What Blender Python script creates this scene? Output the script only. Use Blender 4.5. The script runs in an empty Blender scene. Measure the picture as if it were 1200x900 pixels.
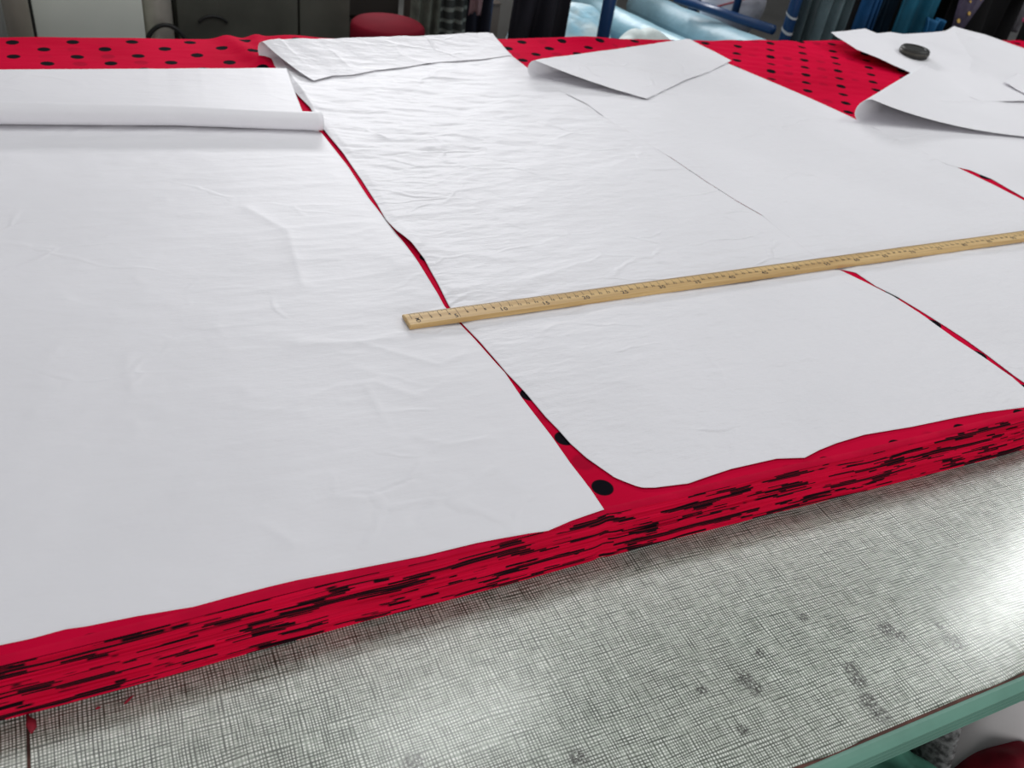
import bpy, math, random
import numpy as np
from mathutils import Vector, Matrix
C = bpy.context.scene.collection
SC = bpy.context.scene

# ------------------------------------------------------------------ camera, world, lights, exposure
# world frame: x along the cutting table, y across it (away from the viewer), z up, table top at z = 0 (metres)
FLOOR = -0.80
cam = bpy.data.objects.new('camera', bpy.data.cameras.new('camera'))
C.objects.link(cam)
r_ = Vector((0.905, -0.406, 0.130)).normalized()
f_ = Vector((0.398, 0.695, -0.598)).normalized()
u_ = r_.cross(f_).normalized(); r_ = f_.cross(u_).normalized()
cam.matrix_world = Matrix(((r_.x, u_.x, -f_.x, 0), (r_.y, u_.y, -f_.y, 0), (r_.z, u_.z, -f_.z, 0.553), (0, 0, 0, 1)))
cam.data.sensor_width = 36; cam.data.lens = 36 * 1036.2 / 1200
cam.data.clip_start = 0.02
cam.data.dof.use_dof = True; cam.data.dof.focus_distance = 0.82; cam.data.dof.aperture_fstop = 11
SC.camera = cam
w = bpy.data.worlds.new('world'); SC.world = w; w.use_nodes = True
w.node_tree.nodes['Background'].inputs[0].default_value = (0.93, 0.96, 1.0, 1)
w.node_tree.nodes['Background'].inputs[1].default_value = 0.30
def area(name, loc, target, sx, sy, power, col=(1, 1, 1)):
    l = bpy.data.lights.new(name, 'AREA'); l.shape = 'RECTANGLE'; l.size = sx; l.size_y = sy; l.energy = power; l.color = col
    o = bpy.data.objects.new(name, l); C.objects.link(o); o.location = loc
    d = Vector(target) - Vector(loc); o.rotation_euler = d.to_track_quat('-Z', 'Y').to_euler(); return o
area('tube_lamp_near', (0.60, 1.05, 1.40), (0.60, 1.02, 0), 0.45, 0.09, 3.0, (0.97, 1.0, 0.98))
area('overhead_fill', (1.0, 1.9, 2.2), (1.0, 1.9, 0), 5.0, 0.40, 22, (0.99, 1.0, 1.0))  # added soft panel for even base light, set where the table hardly mirrors it
area('tube_lamp_right', (2.68, 0.98, 1.45), (1.6, 0.7, 0), 0.14, 0.7, 9, (0.97, 1.0, 0.98))
area('tube_lamp_far', (1.5, 4.5, 1.35), (0.7, 1.0, 0), 1.6, 0.35, 58, (0.98, 0.98, 1.0))
area('front_fill', (0.4, -2.4, 0.65), (0.4, 0.4, -.05), 2.4, 1.0, 36, (1.0, 0.99, 0.98))  # added broad fill behind the camera, brightens the cut fabric face and heaps
SC.view_settings.view_transform = 'Standard'; SC.view_settings.look = 'None'
SC.view_settings.exposure = 0.0; SC.view_settings.gamma = 1.0; SC.view_settings.use_curve_mapping = False

# ------------------------------------------------------------------ helpers
def lk(o, parent=None):
    C.objects.link(o)
    if parent is not None: o.parent = parent
    return o
def tag(o, label=None, cat=None, group=None, kind=None):
    if label: o['label'] = label
    if cat: o['category'] = cat
    if group: o['group'] = group
    if kind: o['kind'] = kind
    return o
def thing(name, label, cat, loc=(0, 0, 0), rz=0, group=None):
    o = bpy.data.objects.new(name, None); o.empty_display_size = 0.05; o.location = loc; o.rotation_euler = (0, 0, rz)
    lk(o); return tag(o, label, cat, group)
class MB:
    def __init__(s): s.v = []; s.f = []
    def add(s, vs, fs):
        n = len(s.v); s.v += [tuple(map(float, v)) for v in vs]; s.f += [tuple(i + n for i in f) for f in fs]; return s
    def box(s, a, b):
        x0, y0, z0 = a; x1, y1, z1 = b
        return s.add([(x0,y0,z0),(x1,y0,z0),(x1,y1,z0),(x0,y1,z0),(x0,y0,z1),(x1,y0,z1),(x1,y1,z1),(x0,y1,z1)],
                     [(3,2,1,0),(4,5,6,7),(0,1,5,4),(1,2,6,5),(2,3,7,6),(3,0,4,7)])
    def grid(s, P, flip=False):
        P = np.asarray(P); n, m = P.shape[:2]; vs = P.reshape(-1, 3)
        i = np.arange(n - 1)[:, None] * m + np.arange(m - 1)[None, :]
        f = np.stack([i, i + 1, i + m + 1, i + m], -1).reshape(-1, 4)
        if flip: f = f[:, ::-1]
        k = len(s.v); s.v += [tuple(map(float, v)) for v in vs]; s.f += [tuple(int(q) + k for q in r) for r in f]; return s
    def tube(s, pts, r, n=10, cap=True):
        pts = [Vector(p) for p in pts]; rr = r if hasattr(r, '__len__') else [r] * len(pts); k = len(s.v); up = None
        for i, p in enumerate(pts):
            d = (pts[min(i + 1, len(pts) - 1)] - pts[max(i - 1, 0)]).normalized()
            if up is None: up = Vector((0, 0, 1)) if abs(d.z) < .9 else Vector((1, 0, 0))
            a = d.cross(up).normalized(); b = a.cross(d).normalized(); up = b
            for j in range(n):
                t = 2 * math.pi * j / n; q = p + (a * math.cos(t) + b * math.sin(t)) * rr[i]; s.v.append(tuple(q))
        for i in range(len(pts) - 1):
            for j in range(n):
                j2 = (j + 1) % n; s.f.append((k + i*n + j, k + i*n + j2, k + (i+1)*n + j2, k + (i+1)*n + j))
        if cap:
            s.f.append(tuple(k + j for j in range(n))[::-1]); s.f.append(tuple(k + (len(pts)-1)*n + j for j in range(n)))
        return s
    def build(s, name, m, parent=None, smooth=False, bevel=0, solid=0, sub=0):
        me = bpy.data.meshes.new(name); me.from_pydata(s.v, [], s.f); me.update()
        if m: me.materials.append(m)
        if smooth: me.shade_smooth()
        o = lk(bpy.data.objects.new(name, me), parent)
        if bevel:
            b = o.modifiers.new('b', 'BEVEL'); b.width = bevel; b.segments = 2; b.limit_method = 'ANGLE'
        if sub: b = o.modifiers.new('s', 'SUBSURF'); b.levels = b.render_levels = sub
        if solid:
            b = o.modifiers.new('t', 'SOLIDIFY'); b.thickness = solid; b.offset = -1
        return o
def lerp(a, b, t): return a + (b - a) * t
def sst(a, b, x):
    t = np.clip((x - a) / (b - a), 0, 1); return t * t * (3 - 2 * t)
_rs = np.random.RandomState(7); _T = _rs.rand(256, 256)
def vn(x, y, seed=0):                                   # value noise, arrays, about 0..1
    x = np.asarray(x, float) + seed * 17.31; y = np.asarray(y, float) + seed * 9.73
    xi = np.floor(x).astype(int); yi = np.floor(y).astype(int); fx = x - xi; fy = y - yi
    fx = fx**3*(fx*(fx*6-15)+10); fy = fy**3*(fy*(fy*6-15)+10)
    g = lambda a, b: _T[a % 256, b % 256]
    return lerp(lerp(g(xi, yi), g(xi+1, yi), fx), lerp(g(xi, yi+1), g(xi+1, yi+1), fx), fy)
def fbm(x, y, seed=0, o=3):
    r = 0; a = .5; s = 0
    for i in range(o): r = r + a * vn(x * 2**i, y * 2**i, seed + i); s += a; a *= .5
    return r / s

# ------------------------------------------------------------------ materials
def nt(name):
    m = bpy.data.materials.new(name); m.use_nodes = True; t = m.node_tree; return m, t, t.nodes['Principled BSDF']
def setp(b, col=None, rough=None, metal=None, spec=None, sheen=None):
    if col is not None: b.inputs['Base Color'].default_value = (*col, 1)
    if rough is not None: b.inputs['Roughness'].default_value = rough
    if metal is not None: b.inputs['Metallic'].default_value = metal
    if spec is not None: b.inputs['Specular IOR Level'].default_value = spec
    if sheen is not None: b.inputs['Sheen Weight'].default_value = sheen
class N:
    def __init__(s, t):
        s.t = t; s.co = t.nodes.new('ShaderNodeTexCoord').outputs['Object']
    def L(s, a, b): s.t.links.new(a, b)
    def i(s, sock, v):
        if isinstance(v, bpy.types.NodeSocket): s.L(v, sock)
        elif v is not None: sock.default_value = v
    def m(s, op, a, b=None, c=None, clamp=False):
        n = s.t.nodes.new('ShaderNodeMath'); n.operation = op; n.use_clamp = clamp
        for k, v in enumerate((a, b, c)): s.i(n.inputs[k], v)
        return n.outputs[0]
    def vm(s, op, a, b=None):
        n = s.t.nodes.new('ShaderNodeVectorMath'); n.operation = op; s.i(n.inputs[0], a)
        if b is not None: s.i(n.inputs[1], b)
        return n.outputs['Value'] if op in ('LENGTH', 'DISTANCE', 'DOT_PRODUCT') else n.outputs[0]
    def sep(s, v=None):
        n = s.t.nodes.new('ShaderNodeSeparateXYZ'); s.L(v or s.co, n.inputs[0]); return n.outputs
    def comb(s, x=0., y=0., z=0.):
        n = s.t.nodes.new('ShaderNodeCombineXYZ')
        for k, v in enumerate((x, y, z)): s.i(n.inputs[k], v)
        return n.outputs[0]
    def noise(s, v=None, scale=1., detail=2., rough=.5):
        n = s.t.nodes.new('ShaderNodeTexNoise'); s.L(v or s.co, n.inputs['Vector']); n.inputs['Scale'].default_value = scale
        n.inputs['Detail'].default_value = detail; n.inputs['Roughness'].default_value = rough; return n.outputs[0]
    def white(s, v):
        n = s.t.nodes.new('ShaderNodeTexWhiteNoise'); n.noise_dimensions = '1D'; s.L(v, n.inputs['W']); return n.outputs[0]
    def mr(s, v, a, b, c=0., d=1.):
        n = s.t.nodes.new('ShaderNodeMapRange'); n.interpolation_type = 'SMOOTHSTEP'; s.i(n.inputs[0], v)
        for k, q in enumerate((a, b, c, d)): n.inputs[k + 1].default_value = q
        return n.outputs[0]
    def mix(s, f, a, b):
        n = s.t.nodes.new('ShaderNodeMix'); n.data_type = 'RGBA'; s.i(n.inputs[0], f)
        for k, v in ((6, a), (7, b)):
            if isinstance(v, bpy.types.NodeSocket): s.L(v, n.inputs[k])
            else: n.inputs[k].default_value = (*v, 1)
        return n.outputs[2]
    def bump(s, h, b, strength=.5, dist=.001):
        n = s.t.nodes.new('ShaderNodeBump'); n.inputs['Strength'].default_value = strength; n.inputs['Distance'].default_value = dist
        s.L(h, n.inputs['Height']); s.L(n.outputs[0], b.inputs['Normal'])
def mat(name, col, rough=.6, metal=0, spec=.4, var=.15, scale=8, bump=0, col2=None, bscale=None):
    m, t, b = nt(name); setp(b, col, rough, metal, spec); n = N(t)
    if var or col2:
        c2 = col2 or tuple(c * (1 - var) for c in col)
        n.L(n.mix(n.mr(n.noise(scale=scale, detail=4), .3, .7), col, c2), b.inputs['Base Color'])
    if bump: n.bump(n.noise(scale=bscale or scale * 4, detail=3), b, .6, bump)
    return m
def paper_mat(name, col, k=1.0):
    m, t, b = nt(name); setp(b, col, .50, 0, .24); n = N(t); x, y, z = n.sep()
    v = n.comb(n.m('MULTIPLY', x, 22.), n.m('MULTIPLY', y, 60.), z)
    a = n.noise(v, 1., 4, .55)
    vo = t.nodes.new('ShaderNodeTexVoronoi'); vo.feature = 'DISTANCE_TO_EDGE'; vo.inputs['Scale'].default_value = 1.
    wv = n.vm('ADD', n.comb(n.m('MULTIPLY', x, 8.), n.m('MULTIPLY', y, 17.), 0.), n.vm('SCALE', n.comb(n.noise(scale=9., detail=3), n.noise(scale=8., detail=3), 0.)))
    n.L(wv, vo.inputs['Vector'])
    cr = n.m('MULTIPLY', n.mr(vo.outputs['Distance'], .0, .06, 1., 0.), n.mr(n.noise(scale=7., detail=2), .48, .68))
    fine = n.noise(scale=900., detail=1)
    h = n.m('ADD', n.m('MULTIPLY', a, 1.0), n.m('ADD', n.m('MULTIPLY', cr, .35), n.m('MULTIPLY', fine, .02)))
    n.bump(h, b, 1.0 * k, .0034)
    c2 = tuple(q * .965 for q in col)
    n.L(n.mix(n.mr(n.noise(scale=5., detail=3), .35, .65), col, c2), b.inputs['Base Color'])
    return m
PAPER = paper_mat('white_paper', (.80, .785, .815))
PAPER_SMOOTH = paper_mat('white_paper_smooth', (.80, .785, .815), .35)
RED = (.62, .003, .040); BLACK = (.006, .005, .008)
def dotted(name):
    m, t, b = nt(name); setp(b, RED, .8, 0, .02); n = N(t); x, y, z = n.sep()
    f = n.mr(x, .85, 1.2)                                        # the weave runs askew towards the right
    wob = n.m('MULTIPLY', n.m('SUBTRACT', n.noise(scale=5., detail=1), .5), .012)
    px = n.m('ADD', x, wob); 
    # left lattice: b=(.088,0) a=(-.044,-.033) ; right: b=(.071,-.024) a=(-.033,-.043)
    def inv(bx, by, ax, ay, ox, oy):
        D = bx * ay - by * ax; X = n.m('SUBTRACT', px, ox); Y = n.m('SUBTRACT', y, oy)
        mm = n.m('ADD', n.m('MULTIPLY', X, ay / D), n.m('MULTIPLY', Y, -ax / D))
        nn = n.m('ADD', n.m('MULTIPLY', X, -by / D), n.m('MULTIPLY', Y, bx / D)); return mm, nn
    out = []
    for bx, by, ax, ay, ox, oy in ((.088, 0, -.04314, -.03286, .012, 1.584), (.071, -.024, -.033, -.043, 1.352, 1.496)):
        mm, nn = inv(bx, by, ax, ay, ox, oy)
        fm = n.m('SUBTRACT', n.m('FRACT', n.m('ADD', mm, .5)), .5); fn = n.m('SUBTRACT', n.m('FRACT', n.m('ADD', nn, .5)), .5)
        dx = n.m('ADD', n.m('MULTIPLY', fm, bx), n.m('MULTIPLY', fn, ax)); dy = n.m('ADD', n.m('MULTIPLY', fm, by), n.m('MULTIPLY', fn, ay))
        d = n.vm('LENGTH', n.comb(dx, dy, 0.)); 
        fm2 = n.m('SUBTRACT', n.m('FRACT', mm), .5)
        gx = n.m('ADD', n.m('MULTIPLY', fm2, bx), n.m('MULTIPLY', fn, ax)); gy = n.m('ADD', n.m('MULTIPLY', fm2, by), n.m('MULTIPLY', fn, ay))
        g = n.vm('LENGTH', n.comb(gx, gy, 0.)); out.append((d, g))
    def mixv(a, c): return n.m('ADD', n.m('MULTIPLY', a, n.m('SUBTRACT', 1., f)), n.m('MULTIPLY', c, f))
    step = n.m('GREATER_THAN', x, 1.0)
    sw = lambda a, c: n.m('ADD', n.m('MULTIPLY', a, n.m('SUBTRACT', 1., step)), n.m('MULTIPLY', c, step))
    d = sw(out[0][0], out[1][0]); g = sw(out[0][1], out[1][1])
    dot = n.mr(d, .0088, .0102, 1., 0.); gh = n.m('MULTIPLY', n.mr(g, .008, .012, 1., 0.), n.mr(n.noise(scale=11.), .48, .62, 0., .38))
    cl = n.mix(n.mr(n.noise(scale=6., detail=3), .3, .7), RED, (.52, .002, .030))
    cl = n.mix(gh, cl, (.18, .004, .02)); cl = n.mix(dot, cl, BLACK)
    n.L(cl, b.inputs['Base Color'])
    v = n.comb(n.m('MULTIPLY', x, 14.), n.m('MULTIPLY', y, 45.), 0.)
    n.bump(n.noise(v, 1., 3), b, .7, .004)
    return m
DOTTED = dotted('red_dotted_fabric')
def layers(name):
    m, t, b = nt(name); setp(b, RED, .8, 0, .08); n = N(t); x, y, z = n.sep()
    zz = n.m('ADD', z, n.m('MULTIPLY', n.m('SUBTRACT', n.noise(n.comb(n.m('MULTIPLY', x, 9.), 0., 0.), 1., 2), .5), .006))
    q = n.m('FLOOR', n.m('DIVIDE', zz, .0014)); wn = n.white(q); wn2 = n.white(n.m('ADD', q, 57.3))
    xs = n.m('ADD', x, n.m('MULTIPLY', n.m('SUBTRACT', wn, .5), .034))
    v = n.comb(n.m('MULTIPLY', xs, 22.), n.m('MULTIPLY', q, .21), n.m('MULTIPLY', wn2, .16))
    a = n.noise(v, 1., 1.5, .4)
    th = n.m('ADD', a, n.m('MULTIPLY', n.m('SUBTRACT', wn2, .5), .13))
    k = n.mr(th, .518, .535)
    fr = n.m('FRACT', n.m('DIVIDE', zz, .0014)); ed = n.mr(n.m('ABSOLUTE', n.m('SUBTRACT', fr, .5)), .30, .5, 0., 1.)
    k = n.m('MULTIPLY', k, n.mr(ed, .4, 1., 1., .55))
    cl = n.mix(n.mr(n.noise(n.comb(n.m('MULTIPLY', x, 6.), 0., n.m('MULTIPLY', q, .5)), 1., 2), .3, .7), (.74, .003, .046), (.54, .002, .03))
    n.L(n.mix(k, cl, (.014, .004, .007)), b.inputs['Base Color'])
    n.bump(ed, b, .25, -.0008)
    return m
LAYERS = layers('cut_fabric_layers')
STAINS = [(0.5365, 0.2598, 0.01), (0.5428, 0.2515, 0.008), (0.5829, 0.2318, 0.012), (0.5844, 0.2482, 0.005), (0.3909, 0.2617, 0.01), (0.3938, 0.2514, 0.009), (0.4802, 0.2405, 0.009), (0.4778, 0.2301, 0.009), (0.4722, 0.2125, 0.01), (0.4728, 0.2002, 0.01), (0.4749, 0.2928, 0.006), (0.1353, 0.2833, 0.01), (0.2409, 0.2483, 0.009), (0.3536, 0.2646, 0.006), (0.4171, 0.2768, 0.005), (0.3637, 0.2266, 0.006)]
G = {   # outlines of the things on the table, in metres
  'P1R': [(0.3395, 0.4103, 0.0505), (0.3399, 0.4349, 0.0505), (0.3381, 0.4692, 0.0505), (0.3379, 0.504, 0.0505), (0.3373, 0.515, 0.0505), (0.335, 0.5599, 0.0505), (0.3351, 0.6025, 0.0505), (0.3331, 0.6161, 0.0505), (0.3278, 0.6628, 0.0505), (0.3229, 0.694, 0.0505), (0.3195, 0.7262, 0.0505), (0.321, 0.7535, 0.0505), (0.321, 0.8143, 0.0505), (0.3206, 0.8641, 0.0505), (0.3193, 0.8852, 0.0505), (0.3175, 0.9291, 0.0505), (0.3145, 0.9829, 0.0505), (0.3148, 1.0768, 0.0505), (0.3089, 1.1861, 0.0505), (0.3091, 1.2654, 0.0505), (0.3087, 1.3271, 0.0505), (0.3092, 1.3853, 0.0505), (0.3098, 1.4235, 0.0505)],
  'P1F': [(-0.0945, 0.4185, 0.0505), (-0.0769, 0.4179, 0.0505), (-0.0573, 0.4189, 0.0505), (-0.0459, 0.4172, 0.0505), (-0.0152, 0.4156, 0.0505), (0.0203, 0.412, 0.0505), (0.0427, 0.413, 0.0505), (0.0717, 0.4137, 0.0505), (0.0895, 0.4136, 0.0505), (0.1214, 0.4115, 0.0505), (0.1838, 0.4078, 0.0505), (0.2265, 0.4078, 0.0505), (0.2411, 0.4069, 0.0505), (0.2686, 0.4048, 0.0505), (0.2842, 0.4028, 0.0505), (0.3077, 0.4071, 0.0505), (0.3244, 0.4089, 0.0505), (0.3395, 0.4103, 0.0505)],
  'P2L': [(0.3794, 0.4265, 0.0505), (0.3727, 0.4338, 0.0505), (0.3666, 0.441, 0.0505), (0.3546, 0.4701, 0.0505), (0.3494, 0.4913, 0.0505), (0.3471, 0.5123, 0.0505), (0.3442, 0.5292, 0.0505), (0.3409, 0.569, 0.0505), (0.336, 0.6018, 0.0505), (0.3348, 0.6156, 0.0505), (0.3309, 0.6544, 0.0505), (0.3251, 0.6935, 0.0505), (0.324, 0.7252, 0.0505), (0.3284, 0.7734, 0.0505), (0.3308, 0.822, 0.0505), (0.3275, 0.8567, 0.0505), (0.3206, 0.8892, 0.0505), (0.3175, 0.9224, 0.0505), (0.3195, 0.9632, 0.0505), (0.3201, 1.0315, 0.0505), (0.3189, 1.112, 0.0505), (0.3145, 1.1704, 0.0505), (0.3127, 1.201, 0.0505), (0.3136, 1.2784, 0.0505), (0.306, 1.3487, 0.0505), (0.3066, 1.3854, 0.0505), (0.2938, 1.4557, 0.0505), (0.2907, 1.5134, 0.0505)],
  'P2F': [(0.3794, 0.4265, 0.0505), (0.3841, 0.4229, 0.0505), (0.3943, 0.4199, 0.0505), (0.4267, 0.4158, 0.0505), (0.446, 0.4179, 0.0505), (0.4755, 0.4206, 0.0505), (0.5261, 0.42, 0.0505), (0.5536, 0.4134, 0.0505), (0.575, 0.4182, 0.0505), (0.5988, 0.4215, 0.0505), (0.6364, 0.4237, 0.0505), (0.6935, 0.4198, 0.0505), (0.7547, 0.4181, 0.0505), (0.7935, 0.4161, 0.0505), (0.8475, 0.4103, 0.0505)],
  'P2R': [(0.8775, 0.4354, 0.0505), (0.8803, 0.455, 0.0505), (0.8784, 0.498, 0.0505), (0.8744, 0.5299, 0.0505), (0.8731, 0.5868, 0.0505), (0.8684, 0.6266, 0.0505), (0.8562, 0.6607, 0.0505), (0.8415, 0.6985, 0.0505), (0.8333, 0.7375, 0.0505), (0.8313, 0.8106, 0.0505), (0.833, 0.8453, 0.0505), (0.8225, 0.8914, 0.0505), (0.8138, 0.9564, 0.0505), (0.8061, 1.0381, 0.0505), (0.7885, 1.1657, 0.0505), (0.7804, 1.2506, 0.0505), (0.7525, 1.3683, 0.0505), (0.7483, 1.4604, 0.0505)],
  'P3L': [(0.8889, 0.4449, 0.0505), (0.8881, 0.4546, 0.0505), (0.8897, 0.4969, 0.0505), (0.889, 0.5317, 0.0505), (0.8863, 0.5576, 0.0505), (0.881, 0.5945, 0.0505), (0.8755, 0.6251, 0.0505), (0.8656, 0.6523, 0.0505), (0.8627, 0.6867, 0.0505), (0.846, 0.6987, 0.0505), (0.8341, 0.7418, 0.0505), (0.833, 0.8127, 0.0505), (0.8365, 0.8499, 0.0505), (0.826, 0.8963, 0.0505), (0.8174, 0.9617, 0.0505), (0.8098, 1.0439, 0.0505), (0.7924, 1.1724, 0.0505), (0.7864, 1.2616, 0.0505), (0.7586, 1.3807, 0.0505), (0.7418, 1.4425, 0.0505)],
  'P3R': [(1.3355, 0.8171, 0.0505), (1.3307, 0.8767, 0.0505), (1.3191, 0.9508, 0.0505), (1.3064, 1.067, 0.0505), (1.2861, 1.1469, 0.0505), (1.2746, 1.1971, 0.0505), (1.2321, 1.3505, 0.0505), (1.2022, 1.4389, 0.0505), (1.1776, 1.5432, 0.0505)],
  'P4L': [(1.3447, 0.8248, 0.0505), (1.3474, 0.8914, 0.0505), (1.3357, 0.9293, 0.0505), (1.3223, 0.9538, 0.0505), (1.3097, 1.0704, 0.0505), (1.2981, 1.1418, 0.0505)],
  'F2f': [(0.2877, 1.4789, 0.085), (0.7459, 1.6074, 0.066)],
  'F2t': [(0.3466, 1.3841, 0.053), (0.3826, 1.4058, 0.053), (0.4158, 1.4084, 0.053), (0.4591, 1.427, 0.053), (0.5229, 1.4433, 0.053), (0.5889, 1.4658, 0.053), (0.672, 1.4774, 0.053), (0.7447, 1.4993, 0.053)],
  'F3f': [(0.7212, 1.4004, 0.08), (1.1968, 1.5811, 0.063)],
  'F3t': [(0.8991, 1.2662, 0.054), (1.0394, 1.354, 0.054), (1.1238, 1.397, 0.054), (1.2193, 1.4585, 0.054)],
  'F4f': [(1.2714, 1.1262, 0.092), (1.693, 1.4074, 0.066)],
  'F4m': [(1.2999, 1.1283, 0.092), (1.3273, 1.1048, 0.08), (1.3842, 1.0785, 0.06), (1.4488, 1.0687, 0.055), (1.5305, 1.0456, 0.053), (1.5939, 1.0334, 0.052)],
  'F4t': [(1.6797, 1.006, 0.053), (1.7937, 1.2018, 0.055), (1.8855, 1.3757, 0.058)],
  'P5': [(1.5747, 1.5737, 0.078), (1.5648, 1.5437, 0.076), (1.5658, 1.4749, 0.072), (1.5888, 1.4315, 0.066), (1.6138, 1.3732, 0.06), (1.6337, 1.3139, 0.057)],
  'P5b': [(1.5747, 1.5737, 0.078), (1.7092, 1.6041, 0.078), (1.7242, 1.5898, 0.07), (1.7832, 1.5906, 0.074), (1.8226, 1.5888, 0.07), (1.9559, 1.5874, 0.076), (1.9859, 1.5945, 0.083)],
  'P5r': [(1.9859, 1.5945, 0.083), (2.0579, 1.5552, 0.068), (2.1133, 1.4711, 0.06)],
  'P6': [(1.8326, 1.3016, 0.06), (1.9159, 1.3302, 0.06), (1.9305, 1.3188, 0.06)],
  'WT': [(1.6877, 1.4875, 0.062), (1.7462, 1.4579, 0.062), (1.6823, 1.4362, 0.062)],
  'roll': [(-0.0869, 1.2635, 0.078), (-0.0919, 1.253, 0.052), (0.3115, 1.2009, 0.078), (0.3106, 1.1976, 0.052)],
  'flap1': [(-0.0902, 1.4311, 0.058), (0.3149, 1.4214, 0.058), (0.289, 1.233, 0.07)],
  'ruler': [(0.2784, 0.715, 0.056), (0.281, 0.6936, 0.056), (0.2806, 0.6941, 0.0505), (1.224, 0.7274, 0.056)],
  'num': [(0.3246, 0.6988, 0.056), (1.1776, 0.7101, 0.056)],
  'seam': [(-0.0885, 0.3845, 0), (-0.0885, 0.3631, 0)],
  'notch': [(0.3391, 0.41, 0.048), (0.3452, 0.4047, 0)],
  'edge': [(0.3957, 0.1842, 0), (0.4808, 0.1835, 0), (0.6122, 0.1844, 0)],
  'edgeb': [(0.4455, 0.1839, -0.03), (0.5339, 0.1838, -0.03), (0.6281, 0.18, -0.03)],
  'side': [(-0.1042, 0.404, 0), (0.1189, 0.3994, 0), (0.3393, 0.4016, 0), (0.8607, 0.3916, 0)],
  'shadow': [(0.1137, 0.3807, 0), (0.4124, 0.3805, 0), (0.822, 0.3593, 0)],
  'scraps': [(-0.0863, 0.3932, 0), (-0.029, 0.3895, 0), (-0.0473, 0.3886, 0)],
  'heap': [(0.62, 0.2093, -0.15), (0.5866, 0.2082, -0.15), (0.669, 0.1997, -0.12), (0.6856, 0.1767, -0.15), (0.6484, 0.1955, -0.13)],
  'dotbig': [(0.3502, 0.434, 0.0505)],
}
def linen(name):
    m, t, b = nt(name); setp(b, (.4, .42, .36), .36, 0, .5); n = N(t); x, y, z = n.sep()
    wx = n.m('ADD', x, n.m('MULTIPLY', n.noise(scale=14., detail=1), .004)); wy = n.m('ADD', y, n.m('MULTIPLY', n.noise(scale=12., detail=1), .004))
    def threads(p, q, s):
        ph = n.m('MULTIPLY', n.noise(n.comb(n.m('MULTIPLY', p, 70.), n.m('MULTIPLY', q, 9.), s), 1., 1), 16.)
        w_ = n.m('MULTIPLY', n.m('ADD', n.m('SINE', n.m('ADD', n.m('MULTIPLY', p, 2 * math.pi / .0023), ph)), 1.), .5)
        g_ = n.noise(n.comb(n.m('MULTIPLY', p, 800.), n.m('MULTIPLY', q, 45.), s + 3), 1., 2, .6)
        return n.m('ADD', n.m('MULTIPLY', w_, .34), n.m('MULTIPLY', g_, .66))
    a = threads(wx, wy, 0.); c = threads(wy, wx, 5.)
    A = n.mr(a, .30, .68); B = n.mr(c, .30, .68)
    la = n.mr(a, .28, .43); lc = n.mr(c, .28, .43)
    cl = n.mix(n.m('MULTIPLY', n.m('ADD', A, B), .5), (.15, .18, .14), (.60, .65, .56))
    cl = n.mix(n.m('MULTIPLY', n.mr(a, .50, .66), n.mr(c, .50, .66)), cl, (1.0, 1.0, .96))
    cl = n.mix(n.m('MULTIPLY', la, lc), (.04, .05, .035), cl)
    big = n.mr(n.noise(scale=9., detail=3), .35, .65)
    cl = n.mix(n.m('MULTIPLY', big, .14), cl, (.36, .34, .30))
    grime = None
    for sx, sy, r in STAINS:
        d = n.vm('LENGTH', n.comb(n.m('SUBTRACT', x, sx), n.m('SUBTRACT', y, sy), 0.)); k = n.mr(d, r * .45, r * 1.05, 1., 0.)
        grime = k if grime is None else n.m('MAXIMUM', grime, k)
    gn = n.mr(n.noise(scale=420., detail=4, rough=.75), .46, .53)
    cl = n.mix(n.m('MULTIPLY', n.m('MULTIPLY', grime, gn), .96), cl, (.022, .019, .013))
    n.L(cl, b.inputs['Base Color'])
    n.L(n.mr(n.noise(scale=60., detail=3), .3, .7, .24, .34), b.inputs['Roughness'])
    n.bump(n.m('ADD', A, B), b, .25, .0003)
    b.inputs['Coat Weight'].default_value = .7; b.inputs['Coat Roughness'].default_value = .20
    return m
LINEN = linen('linen_pattern_laminate')
GREEN = mat('green_edge', (.15, .32, .25), .38, 0, .5, .12, 30)
BROWN = mat('worn_brown_backing', (.17, .07, .055), .8, var=.5, scale=60)
STEEL = mat('painted_steel', (.25, .27, .28), .45, .3)
WOOD = None

# ------------------------------------------------------------------ the room
def struct(o): o['kind'] = 'structure'; return o
struct(MB().box((-4, -3, FLOOR - .05), (7, 6, FLOOR)).build('floor', mat('concrete_floor', (.16, .155, .145), .55, var=.3, scale=3)))
struct(MB().box((-4, 5.6, FLOOR), (7, 5.7, 2.0)).build('wall_back', mat('grey_wall', (.30, .30, .29), .8, var=.1, scale=2)))

# ------------------------------------------------------------------ cutting table
table = thing('cutting_table', 'long cutting table with pale green linen-pattern top and ribbed green edge', 'table', (1.2, .9, FLOOR))
TX0, TX1, TY0, TY1 = -1.0, 3.3, .184, 1.66
def keep(o):                                             # parent without moving what was built in world coordinates
    o.matrix_parent_inverse = Matrix.Translation((-1.2, -.9, -FLOOR)); return o
T = lambda mb, name, m, **k: keep(mb.build(name, m, table, **k))
T(MB().box((TX0, TY0 + .0035, -.028), (TX1, TY1 - .004, -.0013)), 'board', BROWN)
def sheet(x0, x1, wave):                                 # laminate sheet with a slightly worn front edge
    xs = np.linspace(x0, x1, 500); mb = MB(); e = TY0 + .0052 + (vn(xs * 24, xs * 0, 3) - .5) * .003 + .006 * np.clip(vn(xs * 9, xs * 0, 5) - .62, 0, 1)
    top = np.stack([np.stack([xs, yy, zz + xs * 0], -1) for yy, zz in ((e, -.0013), (e, -.0006), (e + .0012, 0), (xs * 0 + TY1, 0), (xs * 0 + TY1, -.0013))], 0)
    return mb.grid(top)
T(sheet(-.0875, TX1, 1), 'laminate_sheet', LINEN)
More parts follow.
